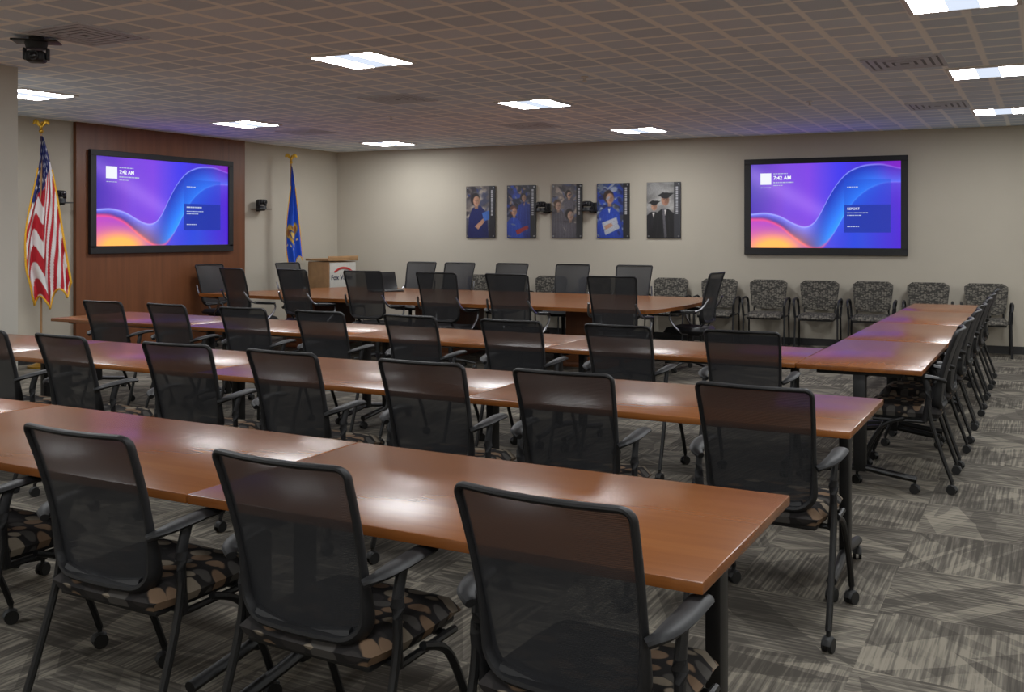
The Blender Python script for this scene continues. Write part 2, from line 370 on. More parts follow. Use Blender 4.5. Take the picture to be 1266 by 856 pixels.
# ------------------------------------------------------------------ mesh-back chairs
def back_y(z,x,z0,z1,y0,y1,bow=0.03,w=0.22):
    t=(z-z0)/(z1-z0); return y0+(y1-y0)*t+0.018*math.sin(t*math.pi)+bow*(abs(x)/w)**2
def hw(z,z0,z1,w0,w1,r,rt=None):
    rt=rt or r
    t=(z-z0)/(z1-z0); w=w0+(w1-w0)*t
    if z>z1-rt: d=z-(z1-rt); w=w-rt+math.sqrt(max(0,rt*rt-d*d))
    if z<z0+r: d=(z0+r)-z; w=w-r+math.sqrt(max(0,r*r-d*d))
    return w
def back_meshes(z0,z1,w0,w1,y0,y1,r=0.07,fr_=0.014,mat='black',rt=0.028):
    zs=[]
    for i in range(7): zs.append(z0+r*(1-math.cos(i/7*math.pi/2)))
    for i in range(9): zs.append(z0+r+(z1-z0-r-rt)*i/8)
    for i in range(1,7): zs.append(z1-rt+rt*math.sin(i/6*math.pi/2))
    W=[hw(z,z0,z1,w0,w1,r,rt) for z in zs]
    right=[(w,z) for w,z in zip(W,zs)]
    loop=[(x,z) for x,z in right]
    topw=W[-1]; loop+=[(topw*k,z1) for k in (0.5,0,-0.5)]
    loop+=[(-x,z) for x,z in reversed(right)]
    botw=W[0]; loop+=[(botw*k,z0) for k in (-0.5,0,0.5)]
    P=[(x,back_y(z,x,z0,z1,y0,y1),z) for x,z in loop]
    rad=[]
    for x,z in loop:
        k=max(0,1-(z-z0)/0.20); rad.append((0.009+0.006*k,fr_+0.020*k))
    mb=MB(); mb.add(sweep(P,rad,10,closed=True,up=(0,-1,0.25)))
    mb.add(sweep(cr([(-w0*0.8,back_y(z0+.02,w0*.8,z0,z1,y0,y1),z0+0.02),(0,y0+0.005,z0+0.0),(w0*0.8,back_y(z0+.02,w0*.8,z0,z1,y0,y1),z0+0.02)],6),(0.022,0.018),8))
    for s in (-1,1): mb.add(sweep(cr([(s*0.13,y0+0.01,z0+0.01),(s*0.13,y0+0.06,z0-0.05),(s*0.13,y0+0.14,0.43)],4),(0.015,0.01),8))
    frame=mb.mesh('backrest',mat)
    v=[];f=[];nx=12
    for z,w in zip(zs,W):
        for i in range(nx+1):
            x=-w+2*w*i/nx; v.append((x,back_y(z,x,z0,z1,y0,y1),z))
    for j in range(len(zs)-1):
        for i in range(nx): a=j*(nx+1)+i; f.append((a,a+1,a+nx+2,a+nx+1))
    mb=MB(); mb.add((v,f)); panel=mb.mesh('back_mesh','mesh')
    return frame,panel
def cushion(w,d,h,z,mat,name='seat'):
    v=[];f=[]; n=14
    def pt(i,j,top):
        u=-1+2*i/n; t_=-1+2*j/n
        x=u*math.sqrt(1-0.18*t_*t_); y=t_*math.sqrt(1-0.12*u*u)
        e=max(abs(u),abs(t_)); k=1-max(0,(e-0.75)/0.25)**2.2
        dish=-0.012*math.cos(u*math.pi/2)*math.cos(t_*math.pi/2)
        front=-0.02*max(0,t_-0.5)**2*4
        zz=z+h*(0.42+0.58*k)+dish+front if top else z
        s_=1.0 if top else 0.94
        return (x*w/2*s_,y*d/2*s_,zz)
    for top in (True,False):
        for j in range(n+1):
            for i in range(n+1): v.append(pt(i,j,top))
    o2=(n+1)**2
    for j in range(n):
        for i in range(n):
            a=j*(n+1)+i; f.append((a,a+1,a+n+2,a+n+1)); f.append((o2+a,o2+a+n+1,o2+a+n+2,o2+a+1))
    bd=[(i,0) for i in range(n)]+[(n,j) for j in range(n)]+[(i,n) for i in range(n,0,-1)]+[(0,j) for j in range(n,0,-1)]
    for q in range(len(bd)):
        a=bd[q];b_=bd[(q+1)%len(bd)]; ia=a[1]*(n+1)+a[0]; ib=b_[1]*(n+1)+b_[0]
        f.append((ia,ia+o2,ib+o2,ib))
    mb=MB(); mb.add((v,f)); return mb.mesh(name,mat)
def task_parts():
    fr_,pan=back_meshes(0.485,0.955,0.200,0.222,-0.215,-0.34)
    seat=cushion(0.49,0.47,0.065,0.430,'seatfab')
    mb=MB(); mb.add(box((0,0,0.420),(0.42,0.40,0.022),0.008)); 
    mb.add(sweep([(-0.25,-0.12,0.412),(0.25,-0.12,0.412)],0.011,8)); mb.add(sweep([(-0.235,0.12,0.407),(0.235,0.12,0.407)],0.011,8))
    for s in (-1,1): mb.add(sweep([(s*0.25,-0.14,0.412),(s*0.235,0.16,0.407)],0.011,8))
    sf=mb.mesh('seat_frame','blackmetal')
    P=[('seat',seat,None,(0,0,0),(0,0,0)),('seat_frame',sf,None,(0,0,0),(0,0,0)),('backrest',fr_,None,(0,0,0),(0,0,0)),('back_mesh',pan,2,(0,0,0),(0,0,0))]
    for s in (-1,1):
        mb=MB()
        pts=cr([(s*0.225,-0.245,0.655),(s*0.255,-0.215,0.672),(s*0.268,-0.14,0.684),(s*0.268,-0.06,0.690),(s*0.262,-0.005,0.686)],5)
        n=len(pts); mb.add(sweep(pts,[(0.014+0.018*math.sin(min(1,i/(n*0.5))*math.pi/2)*(1 if i<n-2 else 0.75),0.013) for i in range(n)],10))
        mb.add(sweep(cr([(s*0.265,-0.13,0.680),(s*0.266,-0.155,0.60),(s*0.262,-0.15,0.5),(s*0.25,-0.13,0.415)],4),(0.013,0.020),10))
        P.append(('armrest',mb.mesh('armrest','black'),None,(0,0,0),(0,0,0)))
    for s in (-1,1):
        for fb in (-1,1):
            mb=MB()
            if fb<0:
                end=(s*0.275,-0.285,0.075); pts=[(s*0.266,-0.155,0.60),(s*0.268,-0.165,0.45),(s*0.272,-0.22,0.26),end]
            else:
                end=(s*0.25,0.25,0.075); pts=[(s*0.25,-0.02,0.425),(s*0.248,0.10,0.37),(s*0.25,0.19,0.22),end]
            e=Vector(end); pl=[Vector(q)-e for q in cr(pts,5)]
            mb.add(sweep(pl,0.0125,8))
            P.append(('leg',mb.mesh('leg','blackmetal'),None,end,(0,0,0))); k=len(P)-1
            P.append(('caster',cast,k,(0,0,-0.075),(0,0,random.uniform(-.6,.6))))
    return P
TP=task_parts()
LT='black mesh-back armchair on casters with leaf-patterned seat'
def task(x,y,rz=0,group='training row chairs',label=LT):
    spawn('mesh_chair',TP,(x,y,0),rz,label,'chair',group)
for x,j in [(-3.34,0.02),(-2.505,0.0),(-1.73,-0.02),(-0.97,-0.05)]: task(x,2.26,j)
for x,j in [(-5.67,0.03),(-4.92,-0.06),(-4.05,0.08),(-3.30,-0.03),(-2.50,0.02),(-1.80,0.04),(-0.98,-0.03)]: task(x,4.05,j)
for i,x in enumerate([-7.15,-6.36,-5.56,-4.78,-3.96,-3.17,-2.39,-1.62]): task(x,6.13,[0.04,-0.05,0.06,0,-0.04,0.03,-0.02,0.05][i])
for y,j in [(6.64,.03),(7.36,-.01),(8.26,.01),(8.96,-.03),(9.85,.02),(10.57,0),(11.45,.01)]: task(-0.80,y,math.pi/2+j,'side table chairs')

# conference chairs
def conf_parts():
    fr_,pan=back_meshes(0.56,1.105,0.225,0.26,-0.23,-0.36,0.08,0.013)
    seat=cushion(0.52,0.49,0.07,0.44,'black')
    mb=MB(); mb.add(box((0,0,0.425),(0.34,0.34,0.035),0.01)); mb.add(cyl((0,0,0.12),(0,0,0.41),0.028)); col=mb.mesh('gas_column','blackmetal')
    mb=MB()
    for k in range(5):
        a=2*math.pi*k/5+0.3; mb.add(sweep([(0,0,0.12),(0.15*math.cos(a),0.15*math.sin(a),0.105),(0.29*math.cos(a),0.29*math.sin(a),0.078)],[(0.028,0.022),(0.022,0.016),(0.016,0.012)],8))
    mb.add(cyl((0,0,0.09),(0,0,0.15),0.04)); base=mb.mesh('star_base','blackmetal')
    P=[('seat',seat,None,(0,0,0),(0,0,0)),('gas_column',col,None,(0,0,0),(0,0,0)),('backrest',fr_,None,(0,0,0),(0,0,0)),('back_mesh',pan,2,(0,0,0),(0,0,0)),('star_base',base,None,(0,0,0),(0,0,0))]
    for k in range(5):
        a=2*math.pi*k/5+0.3; P.append(('caster',cast,4,(0.28*math.cos(a),0.28*math.sin(a),0),(0,0,a)))
    for s in (-1,1):
        mb=MB(); pts=cr([(s*0.25,-0.30,0.83),(s*0.285,-0.20,0.70),(s*0.29,0,0.67),(s*0.28,0.13,0.655),(s*0.27,0.12,0.56),(s*0.24,0.02,0.45),(s*0.18,-0.03,0.43)],5)
        mb.add(sweep(pts,0.012,8))
        arm=mb.mesh('armrest','chrome'); P.append(('armrest',arm,None,(0,0,0),(0,0,0))); k=len(P)-1
        mb=MB(); mb.add(sweep(cr([(s*0.288,-0.16,0.695),(s*0.29,0,0.685),(s*0.282,0.12,0.675)],4),(0.028,0.012),8)); P.append(('arm_pad',mb.mesh('arm_pad','black'),k,(0,0,0),(0,0,0)))
    return P
CP=conf_parts()
def conf(x,y,rz): spawn('conference_chair',CP,(x,y,0),rz,'tall black mesh-back swivel chair with bright metal arms','chair','conference table chairs')
for x,y,j in [(-8.85,9.5,-0.25),(-8.0,9.60,-.15),(-7.0,9.60,.05),(-5.98,9.60,0.0),(-5.08,9.60,-.03),(-3.9,9.60,0.05)]: conf(x,y,j)
conf(-3.55,10.75,math.pi/2)
conf(-10.05,10.25,-math.pi/2)
conf(-9.68,11.45,-math.pi/2)
for x in (-8.44,-7.76,-6.87,-5.9,-4.98): conf(x,12.40,math.pi)

# conference table
def slabpoly(pts,z0,z1):
    bm=bmesh.new(); vs=[bm.verts.new((x,y,z0)) for x,y in pts]; fc=bm.faces.new(vs)
    r_=bmesh.ops.extrude_face_region(bm,geom=[fc]); bmesh.ops.translate(bm,vec=(0,0,z1-z0),verts=[g for g in r_['geom'] if isinstance(g,bmesh.types.BMVert)])
    bmesh.ops.recalc_face_normals(bm,faces=bm.faces); bm.verts.index_update()
    v=[tuple(x.co) for x in bm.verts]; f=[tuple(y.index for y in x.verts) for x in bm.faces]; bm.free(); return v,f
ctx,cty=-6.8,10.9
def cpts():
    w=3.1; d=1.15; pts=[]
    for i in range(13): a=i/12; pts.append((-w+2*w*a - (0.15 if a==0 else 0),-d-0.06*math.sin(a*math.pi)))
    for i in range(1,12): a=-math.pi/2+math.pi*i/12; pts.append((w+0.14*math.cos(a)*1.0, d*math.sin(a)))
    for i in range(13): a=i/12; pts.append((w-(2*w-0.60)*a, d+0.06*math.sin(a*math.pi)))
    return pts
R=root('conference_table',(ctx,cty,0),0,'large boat-shaped cherry conference table with dark panel bases','table')
mb=MB(); mb.add(slabpoly(cpts(),TT-0.04,TT)); obj('tabletop',mb.mesh('tabletop','wood'),R)
for x in (-2.1,0,2.1):
    mb=MB(); mb.add(box((0,0,0.35),(0.5,0.9,0.70),0.02)); mb.add(box((0,0,0.03),(0.56,0.96,0.06),0.01)); obj('table_base',mb.mesh('table_base','woodpanel'),R,(x,0,0))
R=root('laptop',(-8.10,11.3,TT),math.radians(52),'open black laptop standing on the conference table','laptop')
mb=MB(); mb.add(box((0,0,0.012),(0.44,0.31,0.022),0.006)); obj('keyboard_base',mb.mesh('keyboard_base','laptop'),R)
mb=MB(); mb.add(box((0,0.0,0.14),(0.44,0.014,0.28),0.005)); obj('laptop_screen',mb.mesh('laptop_screen','laptop'),R,(0,0.15,0.02),(math.radians(-32),0,0))

# guest chairs
def guest_parts():
    seat=cushion(0.50,0.48,0.075,0.40,'guestfab')
    mb=MB(); v=[];f=[]
    nx,nz=12,10; z0,z1=0.50,0.90
    for side in (0,1):
        for j in range(nz+1):
            z=z0+(z1-z0)*j/nz; w=hw(z,z0,z1,0.22,0.265,0.07)
            for i in range(nx+1):
                x=-w+2*w*i/nx; e=1-min(1,max(abs(2*i/nx-1),abs(2*j/nz-1)))**4
                y=-0.21-0.09*(z-z0)/(z1-z0)+0.05*(x/0.25)**2
                v.append((x,y+(0.012+0.018*e)*(1 if side==0 else -1),z))
    o2=(nx+1)*(nz+1)
    for j in range(nz):
        for i in range(nx):
            a=j*(nx+1)+i; f.append((a,a+nx+1,a+nx+2,a+1)); f.append((o2+a,o2+a+1,o2+a+nx+2,o2+a+nx+1))
    for i in range(nx): f.append((i,i+1,o2+i+1,o2+i)); a=nz*(nx+1)+i; f.append((a+1,a,o2+a,o2+a+1))
    for j in range(nz): a=j*(nx+1); f.append((a+nx+1,a,o2+a,o2+a+nx+1)); a=a+nx; f.append((a,a+nx+1,o2+a+nx+1,o2+a))
    mb.add((v,f)); back=mb.mesh('backrest','guestfab')
    mb=MB(); mb.add(box((0,0,0.392),(0.44,0.42,0.02),0.006))
    for s in (-1,1): mb.add(sweep(cr([(s*0.2,-0.02,0.39),(s*0.2,-0.2,0.40),(s*0.2,-0.25,0.5),(s*0.2,-0.275,0.72)],5),0.012,8))
    fr_=mb.mesh('seat_frame','blackmetal')
    P=[('seat',seat,None,(0,0,0),(0,0,0)),('backrest',back,None,(0,0,0),(0,0,0)),('seat_frame',fr_,None,(0,0,0),(0,0,0))]
    for s in (-1,1):
        mb=MB(); mb.add(sweep(cr([(s*0.27,-0.24,0.42),(s*0.285,-0.25,0.60),(s*0.29,-0.16,0.655),(s*0.29,0.0,0.66),(s*0.288,0.14,0.645),(s*0.28,0.19,0.58),(s*0.27,0.16,0.42)],6),(0.017,0.014),8))
        mb.add(sweep([(s*0.27,-0.24,0.42),(s*0.27,0.16,0.42)],0.012,8)); mb.add(sweep([(s*0.27,0,0.42),(s*0.2,0,0.395)],0.01,8))
        P.append(('armrest',mb.mesh('armrest','black'),None,(0,0,0),(0,0,0)))
    for s in (-1,1):
        for yb,yt in ((-0.27,-0.24),(0.20,0.16)):
            mb=MB(); mb.add(sweep([(0,0,0.0),(s*-0.005,(yt-yb),0.42)],[(0.012,0.012),(0.013,0.013)],8)); mb.add(cyl((0,0,0),(0,0,0.015),0.016,10))
            P.append(('leg',mb.mesh('leg','blackmetal'),None,(s*0.275,yb,0),(0,0,0)))
    return P
GP=guest_parts()
for x in [-.70,-1.38,-2.06,-2.74,-3.42,-4.1,-4.8,-5.95,-6.65,-7.8]:
    wy=BC.y+(x-XL)*0.0817
    spawn('guest_chair',GP,(x,wy-0.36,0),math.pi+bw_ang,'black-framed armchair with grey patterned upholstery by the wall','chair','guest chairs along the wall')

# ------------------------------------------------------------------ painted planes
def blur(a,n=1):
    for _ in range(n):
        p_=np.pad(a,((1,1),(1,1),(0,0)),'edge')
        a=(p_[:-2,1:-1]+p_[2:,1:-1]+p_[1:-1,:-2]+p_[1:-1,2:]+2*p_[1:-1,1:-1])/6
    return a
def paint_plane(name,w,h,nx,nz,fn,mat):
    us=np.linspace(0,1,nx+1); vs=np.linspace(0,1,nz+1); U,Vv=np.meshgrid(us,vs)
    col=fn(U,1-Vv)
    v=[((u-0.5)*w,0,(q-0.5)*h) for q in vs for u in us]
    f=[(j*(nx+1)+i,j*(nx+1)+i+1,(j+1)*(nx+1)+i+1,(j+1)*(nx+1)+i) for j in range(nz) for i in range(nx)]
    me=bpy.data.meshes.new(name); me.from_pydata(v,[],f); me.materials.append(M[mat])
    a=me.color_attributes.new('paint','FLOAT_COLOR','POINT')
    c=np.clip(col,0,255)/255; lin=np.where(c<=0.04045,c/12.92,((c+0.055)/1.055)**2.4)
    arr=np.ones((U.size,4)); arr[:,:3]=lin.reshape(-1,3); a.data.foreach_set('color',arr.astype(np.float32).ravel())
    return me
def C3(*c): return np.array(c,float)
def lay(img,mask,c): 
    mk=mask[...,None]; return img*(1-mk)+C3(*c)*mk
def sst(a,b,x): t_=np.clip((x-a)/(b-a),0,1); return t_*t_*(3-2*t_)
def ell(U,V,cx,cy,rx,ry,soft=0.15): d=np.sqrt(((U-cx)/rx)**2+((V-cy)/ry)**2); return 1-sst(1-soft,1+soft,d)
def pol(U,V,pts):
    ins=np.zeros(U.shape,bool); n=len(pts)
    for i in range(n):
        x0,y0=pts[i];x1,y1=pts[(i+1)%n]
        if y0==y1: continue
        c=((V>=min(y0,y1))&(V<max(y0,y1))); xx=x0+(V-y0)*(x1-x0)/(y1-y0); ins^=(c&(U<xx))
    return ins.astype(float)
def curve(U,px,py):
    xs=np.linspace(-.1,1.1,480); ys=np.interp(xs,px,py); k=np.hanning(57);k/=k.sum()
    ys=np.convolve(np.pad(ys,28,'edge'),k,'valid'); return np.interp(U,xs,ys)
def tvpaint(U,V):
    # one broad ribbon climbing from lower centre to the upper right; a = top edge, b = lower edge
    a=curve(U,[0,.10,.20,.30,.38,.45,.51,.58,.66,.76,.88,1],[.60,.58,.62,.72,.77,.70,.48,.26,.11,.04,.03,.09])
    b=curve(U,[0,.10,.20,.30,.40,.48,.56,.63,.71,.80,.9,1],[.66,.66,.73,.88,1.0,1.02,.86,.62,.42,.30,.24,.24])
    top=np.stack([np.interp(U,[0,.2,.4,.6,.8,1],[55,98,104,52,54,92]),np.interp(U,[0,.25,.5,.7,1],[34,56,52,40,14]),np.interp(U,[0,.25,.6,1],[150,192,205,158])],-1)
    sw=(np.exp(-(((V-.1-U*1.0)/.12)**2)))[...,None]*.32; top=top*(1-sw)+C3(165,125,228)*sw
    low=np.stack([np.interp(U,[0,.3,.5,.7,1],[160,130,62,30,60]),np.interp(U,[0,.3,.5,.75,1],[55,46,50,56,22]),np.interp(U,[0,.5,1],[170,200,178])],-1)
    dd=np.clip((V-b)/.28,0,1)[...,None]; hl=(1-dd)**2*.5*sst(.5,.66,U)[...,None]; low=low*(1-hl)+C3(30,110,225)*hl
    r1=np.clip((V-a)/np.maximum(b-a,.02),0,1)[...,None]
    w_=sst(.36,.56,U)[...,None]
    A=(C3(110,112,232)*(1-r1)+C3(34,20,110)*r1)*(1-w_)+(C3(22,38,155)*(1-r1)+C3(38,130,245)*r1)*w_
    mA=(sst(-.008,.008,V-a)*sst(-.006,.006,b-V))[...,None]
    m2=sst(-.006,.006,V-b)[...,None]
    img=top*(1-m2)+low*m2; img=img*(1-mA)+A*mA
    e=np.exp(-((V-a)/.009)**2)[...,None]*.55; img=img*(1-e)+C3(165,185,255)*e
    wl_=sst(.45,.6,U); e=(np.exp(-((V-b)/.010)**2)*wl_)[...,None]*.45; img=img*(1-e)+C3(105,175,255)*e
    e=(np.exp(-((V-b)/.020)**2)*(1-wl_))[...,None]*.75; img=img*(1-e)+C3(225,60,120)*e
    og=(np.exp(-(((U-.16)/.20)**2+((V-1.0)/.17)**2)))[...,None]; og=np.clip(og*1.25,0,1); img=img*(1-og)+C3(255,165,75)*og
    mg=(np.exp(-(((U-.97)/.12)**2+((V-.1)/.3)**2)))[...,None]*.5; img=img*(1-mg)+C3(115,20,170)*mg
    pn=((U>.636)&(U<.935)&(V>.2)&(V<.5)).astype(float)*0.45; img=lay(img,pn,(20,58,180))
    pn=((U>.636)&(U<.935)&(V>=.5)&(V<.82)).astype(float)*0.86; img=lay(img,pn,(16,36,135))
    return img
def tv(loc,rz,w,h,lab,heading=None,d=0.05):
    R=root('wall_display',loc,rz,lab,'television')
    bt=0.075; bb_=0.10
    mb=MB()
    mb.add(box((0,-d/2,h/2-bt/2),(w,d,bt),0.004)); mb.add(box((0,-d/2,-h/2+bb_/2),(w,d,bb_),0.004))
    mb.add(box((-w/2+.045,-d/2,0),(.09,d,h-.15),0.004)); mb.add(box((w/2-.045,-d/2,0),(.09,d,h-.15),0.004)); mb.add(box((0,-0.012,0),(w-.05,0.018,h-.05)))
    obj('display_frame',mb.mesh('display_frame','black',False),R)
    sw,sh=w-.18,h-bt-bb_; zc=(bb_-bt)/2
    S=obj('screen',paint_plane('screen',sw,sh,300,180,tvpaint,'screen'),R,(0,-0.026,zc))
    def at(u,v): return ((u-.5)*sw,-0.004,(.5-v)*sh)
    mb=MB(); mb.add(box((0,0,0),(0.075*sw,0.002,0.135*sh))); x,y,z=at(.105,.175); obj('blank_tile',mb.mesh('blank_tile','uiwhite',False),S,(x,y,z))
    tm=text_mesh('7:42 AM',0.060*sh,'uiwhite',True); x,y,z=at(.158,.185); obj('clock_text',tm,S,(x,y,z),(math.pi/2,0,0))
    if heading:
        x,y,z=at(.655,.555); obj('heading_text',text_mesh(heading,0.038*sh,'uiwhite',False),S,(x,y,z),(math.pi/2,0,0))
    st=random.getstate()
    for u0,v0,ww,hh in [(.158,.115,.10,.010),(.158,.22,.14,.013),(.158,.255,.05,.008),(.07,.28,.07,.008),(.655,.29,.07,.010),(.655,.59,.13,.009),(.655,.62,.08,.009),(.655,.75,.08,.010)]+([] if heading else [(.655,.54,.11,.016)]):
        u=u0; random.seed(int(u0*100+v0*1000)); mb=MB()
        while u<u0+ww:
            g_=random.uniform(.006,.020); x,y,z=at(u+g_/2,v0); mb.add(box((x,y,z),(g_*sw,.0015,hh*sh))); u+=g_+.004
        obj('text_line',mb.mesh('text_line','uipale',False),S)
    random.setstate(st)
    return R
def onback(s,z,off=0.0):
    p_=BC+BE*s+BNrm*(off+0.001); return (p_.x,p_.y,z)
tv(onback(7.90,(2.59+1.24)/2),bw_ang,2.15,1.34,'large black-framed display showing a purple and blue wave','REPORT')
tv((XL+0.059,9.62,1.94),math.pi/2,2.46,1.31,'large black-framed display on a walnut panel showing a wave')

# posters
def shade(img,U,V,cx,cy,rx,ry,k=.45):
    d=np.clip(1-(((U-cx)/rx)**2+((V-cy)/ry)**2),0,1); s_=sst(-.6,1.2,(U-cx)/rx)*np.sqrt(d)*k
    return img*(1-s_[...,None])
def face(img,U,V,cx,cy,rx,ry,skin):
    img=lay(img,ell(U,V,cx,cy,rx,ry),skin); img=shade(img,U,V,cx,cy,rx,ry)
    dk=tuple(q*.45 for q in skin)
    for dx in (-.32,.30): img=lay(img,ell(U,V,cx+dx*rx,cy-.12*ry,.20*rx,.07*ry,.6)*.8,dk)
    img=lay(img,ell(U,V,cx+.02*rx,cy+.18*ry,.13*rx,.22*ry,.8)*.3,dk)
    return lay(img,ell(U,V,cx,cy+.50*ry,.32*rx,.07*ry,.5)*.75,tuple(q*.62 for q in (210,120,110)))
def cap(img,U,V,cx,cy,s,c=(20,20,24),skin=(185,135,108)):
    img=face(img,U,V,cx,cy,.08*s,.068*s,skin)
    img=lay(img,ell(U,V,cx,cy-0.05*s,0.09*s,0.032*s),c)
    return lay(img,pol(U,V,[(cx-.17*s,cy-.05*s),(cx-.05*s,cy-.095*s),(cx+.18*s,cy-.085*s),(cx+.06*s,cy-.035*s)]),c)
def gown(img,U,V,cx,cy,s,c=(22,22,28),collar=(215,210,205)):
    img=lay(img,pol(U,V,[(cx-.06*s,cy+.06*s),(cx+.06*s,cy+.06*s),(cx+.2*s,cy+.13*s),(cx+.30*s,1.01),(cx-.30*s,1.01),(cx-.2*s,cy+.13*s)]),c)
    for k in (-.15,-.09,-.03,.05,.12): img=lay(img,np.exp(-((U-cx-k*s*(1+1.4*(V-cy)))/.014)**2)*(V>cy+.15*s)*.35*(np.abs(U-cx)<.25*s),tuple(min(255,q+42) for q in c))
    return lay(img,pol(U,V,[(cx-.03*s,cy+.07*s),(cx+.03*s,cy+.07*s),(cx,cy+.15*s)]),collar)
def strip(img,U,V,c=(28,28,32)):
    img=blur(img,2)
    rs=np.random.RandomState(8); nz=rs.rand(*U.shape); nz=(nz+np.roll(nz,1,0)+np.roll(nz,1,1)+np.roll(nz,2,0))/4
    img=img*(0.85+0.3*nz[...,None]); vg=1-0.3*(((U-.4)/.6)**2+((V-.5)/.7)**2)[...,None]; img=img*vg
    img=lay(img,(U>.80).astype(float),c)
    rs=np.random.RandomState(3); y=.08
    while y<.55:
        g_=rs.uniform(.015,.035); img=lay(img,((U>.86)&(U<.92)&(V>y)&(V<y+g_)).astype(float)*.8,(200,200,205)); y+=g_+.012
    return img
def base(U,V,c0,c1): t_=V[...,None]; return C3(*c0)*(1-t_)+C3(*c1)*t_
def blot(img,U,V,seed,cols,n=26,r=0.1,soft=.5):
    rs=np.random.RandomState(seed)
    for i in range(n):
        cx,cy,rx,ry,an=rs.rand(),rs.rand(),r*rs.uniform(.3,1.2),r*.35*rs.uniform(.4,1.4),rs.uniform(-1.2,1.2)
        du=(U-cx);dv=(V-cy)*1.6; u2=du*math.cos(an)+dv*math.sin(an); v2=-du*math.sin(an)+dv*math.cos(an)
        img=lay(img,(1-sst(1-soft,1+soft,np.sqrt((u2/rx)**2+(v2/ry)**2)))*.9,cols[rs.randint(len(cols))])
    return img
def head(img,U,V,cx,cy,s,hair,skin=(190,142,114)):
    img=lay(img,ell(U,V,cx-.015*s,cy-.02*s,.115*s,.085*s),hair)
    img=lay(img,pol(U,V,[(cx-.03*s,cy+.04*s),(cx+.05*s,cy+.04*s),(cx+.05*s,cy+.11*s),(cx-.03*s,cy+.11*s)]),tuple(q*.75 for q in skin))
    return face(img,U,V,cx+.015*s,cy+.005*s,.082*s,.068*s,skin)
def p1(U,V):
    i=base(U,V,(120,112,105),(70,70,85)); i=blot(i,U,V,1,[(190,175,155),(50,45,50),(110,100,95),(70,75,100)],60,.2)
    i=lay(i,pol(U,V,[(.22,.42),(.5,.38),(.72,.52),(.78,1),(.05,1),(.1,.6)]),(24,34,88))
    i=head(i,U,V,.34,.28,1.4,(25,20,20),(200,150,120)); i=blot(i,U,V,33,[(30,48,120),(20,28,66)],6,.08)
    i=lay(i,pol(U,V,[(.30,.78),(.60,.62),(.68,.66),(.42,.84)]),(185,136,108)); i=lay(i,pol(U,V,[(.55,.52),(.8,.47),(.8,.64),(.62,.68)]),(60,105,190)); return strip(i,U,V)
def p2(U,V):
    i=base(U,V,(30,32,50),(20,28,70)); i=blot(i,U,V,5,[(28,52,150),(20,35,100),(90,90,110),(15,15,25),(36,70,190),(150,120,100)],110,.15,.3)
    i=gown(i,U,V,.60,.26,1.0,(24,44,130),(160,125,105)); i=head(i,U,V,.58,.24,.9,(25,20,20),(175,128,102)); i=gown(i,U,V,.24,.54,1.2,(30,62,165),(60,90,190)); i=head(i,U,V,.24,.50,1.1,(95,52,36))
    i=blot(i,U,V,55,[(30,60,160),(110,120,150),(20,30,90)],16,.09,.3)
    i=lay(i,pol(U,V,[(.3,.86),(.72,.76),(.76,.82),(.36,.94)]),(150,40,45)); return strip(i,U,V)
def p3(U,V):
    i=base(U,V,(125,116,112),(95,90,94)); i=blot(i,U,V,9,[(66,62,66),(150,135,126),(120,112,114),(178,162,150),(90,86,92),(84,92,126)],130,.14,.3)
    for cx,cy,s,h_ in ((.56,.20,.9,(50,42,38)),(.20,.40,1.1,(80,58,44)),(.60,.58,1.2,(40,34,34))): i=gown(i,U,V,cx,cy,s*.8,(84,80,88),(150,130,116)); i=head(i,U,V,cx,cy,s,h_,(190,152,130))
    i=blot(i,U,V,57,[(140,130,124),(70,66,72),(170,160,152)],18,.08,.3)
    return strip(i,U,V)
def p4(U,V):
    i=base(U,V,(60,80,130),(40,60,130)); i=blot(i,U,V,12,[(32,62,165),(170,178,190),(25,35,90),(120,130,150),(28,60,180),(60,60,70)],110,.16,.3)
    i=gown(i,U,V,.38,.34,1.5,(30,62,170),(190,196,208)); i=head(i,U,V,.38,.27,1.4,(56,40,32),(195,148,122)); i=lay(i,pol(U,V,[(.15,.72),(.6,.62),(.70,.82),(.26,.95)]),(180,184,196)); i=lay(i,pol(U,V,[(.22,.78),(.44,.72),(.5,.78),(.27,.85)]),(185,138,112))
    i=blot(i,U,V,58,[(34,64,160),(150,160,180),(26,40,110)],16,.08,.3)
    return strip(i,U,V)
def p5(U,V):
    i=base(U,V,(165,164,162),(110,108,108)); i=blot(i,U,V,21,[(140,138,136),(120,118,116),(180,178,174)],34,.25,.9); i=gown(i,U,V,.20,.46,1.2); i=cap(i,U,V,.22,.43,1.1); i=gown(i,U,V,.54,.38,1.6,(16,16,20)); i=cap(i,U,V,.55,.32,1.45,skin=(170,122,98))
    i=lay(i,pol(U,V,[(.46,.48),(.52,.47),(.60,.98),(.52,1)]),(84,82,88)); return strip(i,U,V,(45,45,50))
labs=['photo poster of a smiling person in blue at work','photo poster of two people in bright blue clothes','photo poster of three people crowded together indoors','photo poster of a person in blue holding papers','photo poster of two graduates in black caps and gowns']
mb=MB(); mb.add(cyl((0,0,0),(0,-0.008,0),0.012,12)); so=mb.mesh('standoff','chrome')
